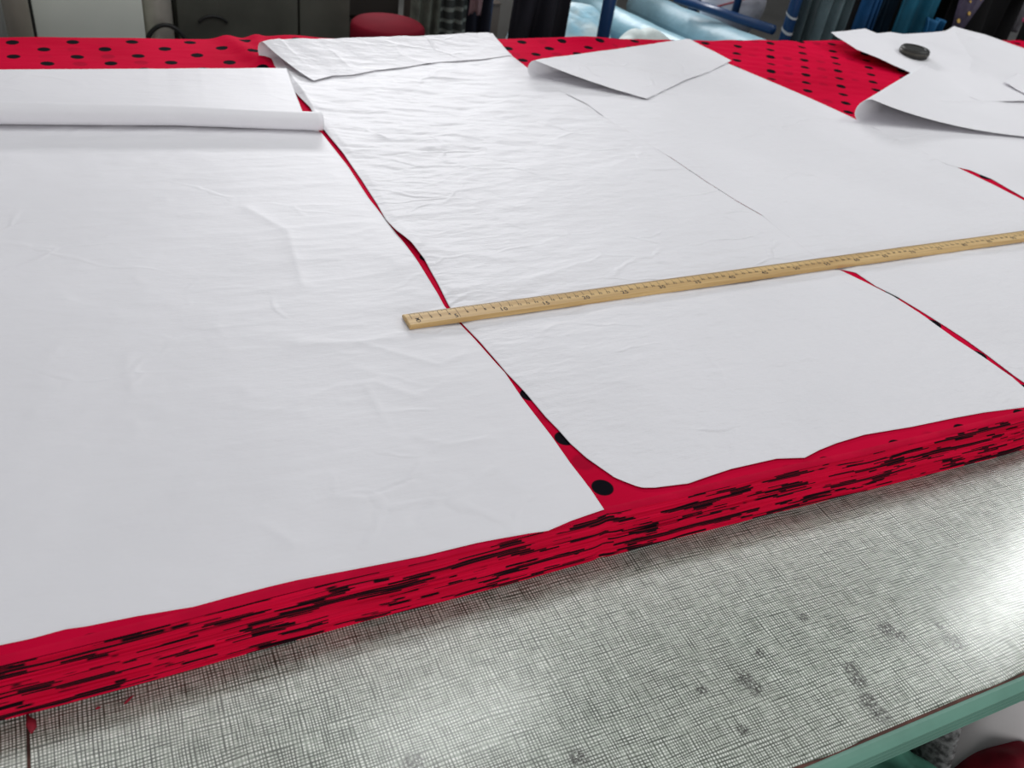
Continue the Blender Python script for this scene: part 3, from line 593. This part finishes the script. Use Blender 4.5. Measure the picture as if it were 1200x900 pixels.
# ------------------------------------------------------------------ clutter behind the table
def cloth_panel(x0, x1, y, z0, z1, folds, depth, seed, lean=0., nx=90, nz=30, taper=0.):
    u = np.linspace(0, 1, nx)[None, :]; v = np.linspace(0, 1, nz)[:, None]
    xx = lerp(x0, x1, u) + taper * (v - .5) * (u - .5) + lean * (v - .5) + .01 * (vn(u * 6, v * 3, seed) - .5)
    yy = y + depth * (np.sin(u * folds * 2 * np.pi + 2 * vn(u * 3, v * 2, seed + 1)) * .5 + (vn(u * folds * 1.7, v * 2.5, seed + 2) - .5))
    zz = lerp(z0, z1, v) + .012 * (vn(u * 7, v * 0, seed + 4) - .5) + 0 * u
    return np.dstack([xx, yy + 0 * zz, zz])
def rollmesh(a, b, r, seed=0, n=40, m_=36, amp=.05, turns=True):
    a = Vector(a); b = Vector(b); d = (b - a).normalized(); s = d.cross(Vector((0, 0, 1))).normalized(); q = s.cross(d)
    P = []
    for i in range(n):
        t = i / (n - 1); e = min(t, 1 - t) * n / 2.2; k = min(1, .80 + .2 * min(1, e))
        row = []
        for j in range(m_ + 1):
            th = 2 * math.pi * j / m_; rr = r * k * (1 + amp * (float(vn(t * 7, math.cos(th) * 1.5 + 3, seed)) - .5) * 2 + amp * .6 * (float(vn(t * 16, math.sin(th) * 3 + 5, seed + 4)) - .5))
            row.append(a.lerp(b, t) + (s * math.cos(th) + q * math.sin(th)) * rr)
        P.append(row)
    mb = MB().grid(np.array([[tuple(p) for p in r_] for r_ in P]))
    for end in (0, n - 1):                                # wound end
        c_ = a if end == 0 else b; k0 = len(mb.v); mb.v.append(tuple(c_)); base = end * (m_ + 1)
        for j in range(m_): mb.f.append((k0, base + j, base + j + 1) if end == 0 else (k0, base + j + 1, base + j))
    return mb
def heap(cx, cy, z0, rx, ry, hh, seed, n=70, wr=.02, f=16):
    u = np.linspace(-1, 1, n); X, Y = np.meshgrid(u, u); d = np.sqrt(X * X + Y * Y); k = np.where(d > 0, np.maximum(np.abs(X), np.abs(Y)) / np.maximum(d, 1e-6), 1)
    X2, Y2 = X * k, Y * k; r = np.hypot(X2, Y2)
    H = (1 - r**2.5).clip(0); x = cx + X2 * rx * (1 + .12 * (vn(X2 * 3 + 5, Y2 * 3 + 5, seed) - .5)); y = cy + Y2 * ry * (1 + .12 * (vn(X2 * 3 + 8, Y2 * 3 + 2, seed) - .5))
    rid = np.abs(fbm(x * f, y * f * .6 + x * f * .4, seed + 2, 3) - .5) * 2
    return MB().grid(np.dstack([x + .25 * wr * (fbm(x * f * .8, y * f * .8, seed + 21, 2) - .5), y, z0 + H**.6 * hh + H**.7 * wr * (rid + .7 * (fbm(x * f * .5, y * f * .5, seed + 6, 2) - .5) * 2)]))

# grey upright pipes at the far left
pipes = thing('metal_pipe', 'pale grey upright pipe at the far left, left of the pale board', 'pipe', (-.125, 2.32, FLOOR))
MB().tube([(0, 0, 0), (0, 0, 1.3)], .018, 20).build('tube', mat('grey_pipe', (.42, .43, .41), .4, .2), pipes, smooth=True)
MB().tube([(0, 0, 0), (0, 0, .02)], .028, 20).build('foot_flange', STEEL, pipes, smooth=False)
pp = thing('metal_pipe', 'wide dull brown-grey pipe between the pale pipe and the pale board', 'pipe', (-.086, 2.26, FLOOR))
MB().tube([(0, 0, 0), (0, 0, 1.3)], .026, 24).build('tube', mat('brown_pipe', (.22, .20, .165), .5), pp, smooth=True)
MB().tube([(0, 0, 0), (0, 0, .02)], .036, 20).build('foot_flange', STEEL, pp)
dk = thing('dark_cupboard', 'dark upright cupboard behind the pipes and the pale board', 'cupboard', (-.1, 2.75, FLOOR))
DK = mat('dark_grey', (.035, .035, .032), .7)
MB().box((-.5, 0, 0), (.32, .35, 1.1)).build('body', DK, dk, bevel=.004); MB().box((-.47, -.015, .05), (-.045, 0, 1.07)).build('door', DK, dk, bevel=.003); MB().box((-.035, -.015, .05), (.29, 0, 1.07)).build('door', DK, dk, bevel=.003)
# pale board / cabinet
cb = thing('pale_cabinet', 'pale grey-green flat cabinet standing behind the left end of the table', 'cabinet', (.061, 2.3, FLOOR))
PG = mat('pale_green_grey', (.72, .76, .69), .55, var=.06, scale=6)
MB().box((-.116, .018, 0), (.114, .28, 1.0)).build('body', PG, cb, bevel=.004)
MB().box((-.116, 0, .01), (.114, .017, .99)).build('door', PG, cb, bevel=.002)
# drum with black cable
dr = thing('metal_drum', 'dull silver drum between the pale cabinet and the dark machine', 'drum', (.214, 2.40, FLOOR))
DM = mat('drum_metal', (.55, .52, .46), .38, .5, var=.25, scale=14)
pr = [(0, 0), (.033, 0), (.036, .01), (.036, .33), (.038, .335), (.036, .34), (.036, .88), (.038, .89), (.034, .90), (0, .90)]
MB().grid(np.array([[(a * math.cos(t), a * math.sin(t), z) for t in np.linspace(0, 2 * math.pi, 37)] for a, z in pr])).build('body', DM, dr, smooth=True)
cbl = MB().tube([(.225 + .055 * math.sin(t) , 2.345, -.235 + .085 * math.cos(t)) for t in np.linspace(-1.2, 1.9, 26)], .0055, 8).build('black_cable', mat('black_rubber_cable', (.012, .012, .012), .5), smooth=True)
tag(cbl, 'loop of black cable hanging before the silver drum', 'cable')
# dark machine housing
mc = thing('dark_machine_housing', 'big dark grey-green machine housing behind the left flap', 'machine', (.48, 2.4, FLOOR))
MG = mat('dark_olive_paint', (.095, .098, .080), .6, var=.35, scale=7)
MB().box((-.225, .02, 0), (.222, .45, .95)).build('body', MG, mc, bevel=.006)
MB().box((-.219, 0, .02), (.080, .019, .93)).build('front_panel', MG, mc, bevel=.003); MB().box((.085, 0, .02), (.218, .019, .93)).build('front_panel', MG, mc, bevel=.003)
MB().tube([(-.135 + .035 * math.sin(t), -.004, .635 + .022 * math.cos(t)) for t in np.linspace(-1.3, 1.3, 16)], .0035, 8).build('curved_handle', mat('black_handle', (.01, .01, .01), .5), mc, smooth=True)
# red stool
st = thing('red_stool', 'dark red rounded stool seat behind the middle flap', 'stool', (.745, 2.22, FLOOR))
RS = mat('dark_red_vinyl', (.20, .010, .022), .85, spec=.05, var=.2, scale=10)
pr = [(0, .600), (.08, .600), (.090, .606), (.094, .62), (.094, .682), (.092, .692), (.085, .698), (0, .700)]
MB().grid(np.array([[(a * math.cos(t), a * math.sin(t), z) for t in np.linspace(0, 2 * math.pi, 41)] for a, z in pr])).build('seat', RS, st, smooth=True)
for k in range(4):
    a = math.pi / 4 + k * math.pi / 2
    MB().tube([(.06 * math.cos(a), .06 * math.sin(a), .605), (.11 * math.cos(a), .11 * math.sin(a), 0)], .010, 10).build('leg', STEEL, st, smooth=True)
MB().tube([(0.095 * math.cos(a), 0.095 * math.sin(a), .18) for a in np.linspace(0, 2 * math.pi, 33)], .006, 8, False).build('foot_ring', STEEL, st, smooth=True)
ck = thing('dark_crate', 'dark brown crate behind the red stool', 'crate', (.83, 2.85, FLOOR))
DB = mat('dark_brown_board', (.040, .032, .028), .7)
MB().box((-.22, .015, 0), (.16, .3, .66)).build('body', DB, ck, bevel=.004)
for k in range(5): MB().box((-.22, 0, .02 + k * .128), (.16, .014, .13 + k * .128)).build('plank', DB, ck, bevel=.003)
# crumpled grey cloth and striped cloth hung beside
GC = mat('grey_green_cloth', (.13, .14, .115), .8, var=.45, scale=22, bump=.004)
tag(MB().grid(cloth_panel(.875, .965, 2.42, -.62, .10, 3, .022, 3, .015)).build('hanging_cloth', GC, smooth=True, solid=.003), 'crumpled grey-green cloth hanging right of the red stool', 'cloth')
m, t, b = nt('striped_cloth'); setp(b, (.1, .1, .1), .8); n = N(t); x_, y_, z_ = n.sep()
sw = n.m('FRACT', n.m('ADD', n.m('MULTIPLY', z_, 34.), n.m('MULTIPLY', n.noise(scale=10.), .8)))
n.L(n.mix(n.mr(n.m('ABSOLUTE', n.m('SUBTRACT', sw, .5)), .28, .4), (.035, .04, .038), (.20, .22, .20)), b.inputs['Base Color'])
tag(MB().grid(cloth_panel(.97, 1.055, 2.44, -.60, .10, 2, .02, 8)).build('hanging_cloth', m, smooth=True, solid=.003), 'dark cloth with pale stripes hanging beside the crumpled grey one', 'cloth')
tag(MB().grid(cloth_panel(1.055, 1.085, 2.42, -.135, .12, 1, .014, 18)).build('hanging_cloth', mat('dusty_pink', (.24, .14, .15), .8), smooth=True, solid=.003), 'narrow dusty pink cloth end right of the striped cloth', 'cloth')
tag(MB().grid(cloth_panel(1.06, 1.15, 2.485, -.62, .12, 2, .02, 28)).build('hanging_cloth', mat('navy_cloth', (.008, .009, .022), .8), smooth=True, solid=.003), 'dark navy cloth hanging behind the pink cloth end', 'cloth')
# cardboard box under the blue brace
bx = thing('cardboard_box', 'dull brown cardboard box below the blue brace', 'box', (1.15, 2.70, FLOOR))
CBm = mat('dull_cardboard', (.17, .135, .115), .8, var=.15)
MB().box((-.11, 0, 0), (.13, .25, .615)).build('carton', CBm, bx, bevel=.004)
MB().box((-.11, -.004, .616), (.13, .12, .620)).build('flap', CBm, bx); MB().box((-.11, .13, .616), (.13, .254, .620)).build('flap', CBm, bx)
# blue rack
BL = mat('blue_rack_paint', (.006, .045, .145), .35, 0, .5, .1, 10)
rack = thing('blue_rack', 'dark blue steel rack of round posts, rails and braces behind the table', 'rack', (1.25, 2.05, FLOOR))
def rk(p, q, r, name, seg=16):
    o = MB().tube([Vector(p) - Vector((1.25, 2.05, FLOOR)), Vector(q) - Vector((1.25, 2.05, FLOOR))], r, seg).build(name, BL, rack, smooth=True); return o
rk((1.262, 2.03, FLOOR), (1.262, 2.03, .75), .0170, 'post')
rk((1.948, 2.12, FLOOR), (1.948, 2.12, .75), .0165, 'post')
rk((1.965, 2.62, FLOOR), (1.965, 2.62, .75), .0165, 'post')
rk((1.210, 2.65, FLOOR), (1.210, 2.65, .75), .0165, 'post')
rk((1.03, 2.50, -.055), (1.20, 2.64, -.235), .013, 'brace')
rk((1.262, 2.03, -.30), (1.948, 2.12, -.30), .013, 'rail'); rk((1.210, 2.65, -.30), (1.965, 2.62, -.30), .013, 'rail')
rk((1.80, 2.50, -.098), (1.900, 2.125, -.083), .0140, 'rail')
o = MB().box((-.03, .0, .500), (.70, .58, .507)).build('shelf_panel', BL, rack)
rk((1.262, 2.03, .70), (1.948, 2.12, .70), .013, 'rail')
rk((1.885, 2.30, -.095), (1.885, 2.30, .40), .0120, 'post')
WTp = mat('white_tape', (.55, .58, .60), .5, var=.05)
for zt_, tw in ((-.040, .012), (-.085, .016)):
    P = np.array([[(.698 + .0178 * math.cos(t), .07 + .0178 * math.sin(t), -FLOOR + zt_ + z + .008 * math.sin(t)) for t in np.linspace(0, 2 * math.pi, 25)] for z in (0, tw * .5)])
    tag(MB().grid(P).build('tape_band', WTp, rack, smooth=True), 'white tape round the post')
# black-navy garment in front of the brace
NB = mat('black_navy_cloth', (.006, .006, .013), .75, var=.4, scale=12)
g = tag(MB().grid(cloth_panel(.985, 1.128, 2.0, -.55, .35, 2.5, .03, 5, .01, taper=.02)).build('hanging_garment', NB, smooth=True, solid=.004), 'black-navy garment hanging left of the upright blue post', 'garment')
# pale bolts of cloth on the rack
LB = mat('pale_blue_film', (.34, .58, .68), .38, var=.15, scale=7, bump=.004)
LB2 = mat('pale_blue_cloth', (.33, .53, .62), .45, var=.2, scale=9, bump=.004)
WB = mat('white_blue_cloth', (.66, .78, .80), .5, scale=14, col2=(.30, .58, .72), bump=.006)
GW = mat('grey_white_cloth', (.42, .44, .44), .6, var=.25, scale=18, bump=.004)
tag(rollmesh((1.62, 2.85, -.215), (1.60, 2.00, -.155), .050, 1).build('fabric_roll', LB, smooth=True), 'pale blue roll of fabric right of the upright blue post', 'fabric roll', 'pale rolls behind the table')
tag(rollmesh((1.90, 2.86, -.225), (1.83, 2.02, -.150), .056, 2).build('fabric_roll', LB2, smooth=True), 'pale blue roll of fabric under the sloping blue rail', 'fabric roll', 'pale rolls behind the table')
tag(rollmesh((1.735, 2.75, -.29), (1.735, 2.02, -.21), .055, 12).build('fabric_roll', LB, smooth=True), 'pale blue roll of fabric lying low between the two upper rolls', 'fabric roll', 'pale rolls behind the table')
tag(heap(1.33, 2.36, -.29, .16, .22, .200, 4, wr=.035, f=9).build('folded_cloth', WB, smooth=True), 'white and sky-blue folded cloth heaped around the upright blue post', 'cloth')
tag(heap(1.185, 2.13, -.29, .065, .09, .185, 14, wr=.025, f=12).build('folded_cloth', GW, smooth=True), 'grey-white bundled cloth left of the upright blue post', 'cloth')
tag(heap(1.47, 2.14, -.29, .150, .10, .190, 24, wr=.02, f=10).build('folded_cloth', mat('white_cloth', (.68, .76, .74), .6, var=.12, scale=12), smooth=True), 'off-white folded cloth right of the upright blue post', 'cloth')
sb = thing('pale_backboard', 'dull beige-grey board standing behind the fabric rolls', 'board', (1.65, 3.0, FLOOR))
MB().box((-.45, 0, 0), (.25, .03, .95)).build('panel', mat('beige_grey', (.30, .28, .26), .7), sb, bevel=.003)
MB().box((-.45, -.01, .0), (-.42, 0, .95)).build('batten', mat('beige_grey_dark', (.24, .22, .20), .7), sb, bevel=.002)
pb = thing('plastic_bundle', 'white plastic-wrapped bundle tied with red cord above the sloping rail', 'bundle', (2.00, 2.46, -.155))
WP = mat('white_plastic', (.68, .68, .76), .3, var=.15, scale=16, bump=.004)
MB().grid(np.array([[((.105 + .012 * float(vn(i * .7, j * .5, 3))) * math.cos(a) * math.cos(b), (.09) * math.sin(a) * math.cos(b), .11 * math.sin(b) + .05) for i, a in enumerate(np.linspace(0, 2 * math.pi, 33))] for j, b in enumerate(np.linspace(-1.57, 1.57, 20))])).build('wrapping', WP, pb, smooth=True)
MB().tube([(-.10, -.045, .055), (-.05, -.083, .085), (.0, -.097, .105), (.05, -.09, .12)], .0025, 8).build('red_cord', mat('red_cord', (.45, .05, .06), .6), pb, smooth=True)
# grey-teal plastic sheeting
TP = mat('grey_teal_plastic', (.16, .23, .25), .30, var=.3, scale=11, bump=.003)
tag(MB().grid(cloth_panel(1.975, 2.045, 2.13, -.55, .35, 2, .03, 41)).build('plastic_sheeting', mat('dark_teal_plastic', (.075, .11, .12), .3, var=.3), smooth=True, solid=.003), 'dark grey-teal plastic sheeting right of the taped blue post', 'sheeting')
tag(MB().grid(cloth_panel(2.03, 2.17, 2.11, -.55, .35, 3, .035, 43)).build('plastic_sheeting', TP, smooth=True, solid=.003), 'pale grey-teal plastic sheeting hanging left of the blue garments', 'sheeting')
tag(MB().grid(cloth_panel(2.15, 2.23, 2.16, -.55, .35, 2, .03, 45)).build('plastic_sheeting', mat('brown_grey_plastic', (.10, .10, .105), .4, var=.3), smooth=True, solid=.003), 'brown-grey plastic sheeting between the teal sheeting and the blue garments', 'sheeting')
# blue and teal garments
for x0, x1, y, col, lab, sd in ((2.155, 2.215, 2.06, (.010, .10, .28), 'bright blue garment edge hanging at the left of the blue clothes', 51), (2.225, 2.30, 2.09, (.004, .030, .062), 'dark petrol-blue garment hanging behind the teal one', 53), (2.285, 2.405, 2.02, (.008, .15, .25), 'teal-blue garment hanging above the loose paper', 55)):
    tag(MB().grid(cloth_panel(x0, x1, y, -.55, .35, 2.5, .03, sd)).build('hanging_garment', mat('garment_' + str(sd), col, .6, var=.45, scale=10), smooth=True, solid=.004), lab, 'garment')
tag(MB().grid(cloth_panel(2.345, 2.425, 1.985, -.25, -.005, 1.5, .03, 57, taper=-.05)).build('hanging_garment', mat('garment_57', (.012, .13, .30), .6, var=.3, scale=10), smooth=True, solid=.004), 'mid-blue garment fold hanging right of the teal one', 'garment')
tag(MB().tube([(2.38, 2.06, -.028), (2.50, 2.05, -.052)], .014, 14).build('wooden_pole', mat('pole_brown', (.17, .115, .095), .6), smooth=True), 'short brown wooden pole end between blue and purple garments', 'pole')
bk = thing('black_backdrop_bag', 'tall black bag behind the purple sequinned cloth', 'bag', (2.66, 2.3, FLOOR))
BKm = mat('black_plastic', (.006, .006, .006), .5, var=.2)
MB().grid(np.array([[(.42 * math.cos(a) * (1 + .05 * math.sin(3 * a)) * k, .20 * math.sin(a) * k, z) for a in np.linspace(0, 2 * math.pi, 49)] for z, k in ((0, .01), (0, .9), (.1, 1), (.5, .98), (.9, .95), (1.1, .8), (1.2, .01))])).build('body', BKm, bk, smooth=True)
MB().tube([(-.05, -.02, 1.16), (0, -.02, 1.24), (.05, -.02, 1.16)], .012, 10).build('knot', BKm, bk, smooth=True)
PU = mat('purple_grey_mesh', (.085, .07, .12), .5, var=.35, scale=30)
pg = thing('sequinned_cloth', 'purple-grey cloth with gold sequins hanging in a point', 'cloth', (2.50, 1.985, 0))
u = np.linspace(0, 1, 40)[None, :]; v = np.linspace(0, 1, 40)[:, None]
wv = lerp(.018, .17, v**.8)
P = np.dstack([lerp(-.045, .0, 1 - v) * 0 + (u - .35) * wv + .0 * v - .012 + .030 * v * u, .01 * np.sin(u * 9 + v * 2), lerp(-.075, .30, v) + 0 * u])
MB().grid(P).build('mesh_panel', PU, pg, smooth=True, solid=.003)
GD = mat('gold_sequin', (.95, .60, .18), .18, .9, var=0)
for k, (sx, sz, ss) in enumerate(((-.036, -.006, .0068), (-.004, .016, .0060), (-.020, .050, .004), (.02, .06, .005), (-.008, -.047, .002))):
    MB().tube([(sx, -.013, sz), (sx, -.0155, sz + .0012)], ss, 10).build('sequin', GD, pg)
BG = mat('black_garment', (.007, .007, .008), .85, var=.3)
tag(MB().grid(cloth_panel(2.475, 2.80, 1.97, -.5, .35, 4, .03, 61)).build('hanging_garment', BG, smooth=True, solid=.004), 'black garment hanging at the far right', 'garment').location.y = .05
tag(MB().grid(cloth_panel(2.82, 3.1, 2.0, -.5, .35, 4, .03, 67)).build('hanging_garment', BG, smooth=True, solid=.004), 'second black garment at the very right edge, mostly out of view', 'garment')
gt = thing('grey_mesh_cloth', 'grey translucent cloth tip with a pink spot at the top right corner', 'cloth', (2.695, 1.94, 0))
P = np.dstack([(u - .5) * lerp(.012, .16, v) + .045 * v, .008 * np.sin(u * 8) + 0 * v, lerp(-.028, .30, v) + 0 * u])
MB().grid(P).build('mesh_panel', mat('grey_mesh', (.13, .125, .14), .6, var=.25, scale=30), gt, smooth=True, solid=.003)
MB().tube([(.002, -.008, .012), (.002, -.011, .012)], .006, 10).build('pink_spot', mat('pink', (.5, .06, .16), .5), gt)

# ------------------------------------------------------------------ fabrics heaped on the shelf under the table
bin_ = thing('scrap_bin', 'grey open bin of fabric scraps standing below the table edge', 'bin', (.66, .20, FLOOR))
BM_ = mat('grey_bin_plastic', (.12, .13, .14), .5)
for n_, p_, q_ in (('side_panel', (-.24, -.20, 0), (.28, -.192, .53)), ('side_panel', (-.24, .192, 0), (.28, .20, .53)), ('side_panel', (-.24, -.192, 0), (-.232, .192, .53)), ('side_panel', (.272, -.192, 0), (.28, .192, .53)), ('bottom', (-.232, -.192, .004), (.272, .192, .012))):
    MB().box(p_, q_).build(n_, BM_, bin_, bevel=.002)
tag(heap(.588, .205, -.36, .084, .150, .225, 71, wr=.050, f=15).build('fabric_heap', mat('green_cloth', (.15, .46, .33), .8, var=.25, scale=16, bump=.002), smooth=True), 'soft green cloth heaped under the table edge', 'cloth')
tag(heap(.762, .240, -.36, .082, .11, .272, 73, wr=.030, f=12, n=60).build('fabric_heap', mat('grey_white_lining', (.62, .59, .59), .7, var=.15, scale=12), smooth=True), 'grey-white lining cloth bulging under the table edge', 'cloth')
tag(heap(.664, .245, -.36, .022, .06, .232, 75, wr=.030, f=26, n=60).build('fabric_heap', mat('dark_patterned_cloth', (.035, .035, .035), .7, col2=(.22, .22, .22), scale=160), smooth=True), 'dark speckled cloth wedged between green and white cloth', 'cloth')
tag(heap(.712, .160, -.36, .050, .070, .200, 77, wr=.040, f=18, n=60).build('fabric_heap', mat('red_cloth', (.42, .006, .03), .6, var=.5, scale=24), smooth=True), 'red cloth heaped under the grey-white lining', 'cloth')
tag(MB().tube([(.60, .196, -.062), (.66, .190, -.058), (.72, .186, -.052), (.765, .186, -.036), (.82, .19, -.03)], .0022, 8).build('black_piping', mat('piping', (.01, .008, .01), .5), smooth=True), 'black piping cord running just below the table edge', 'cord')
bpy.context.view_layer.update()
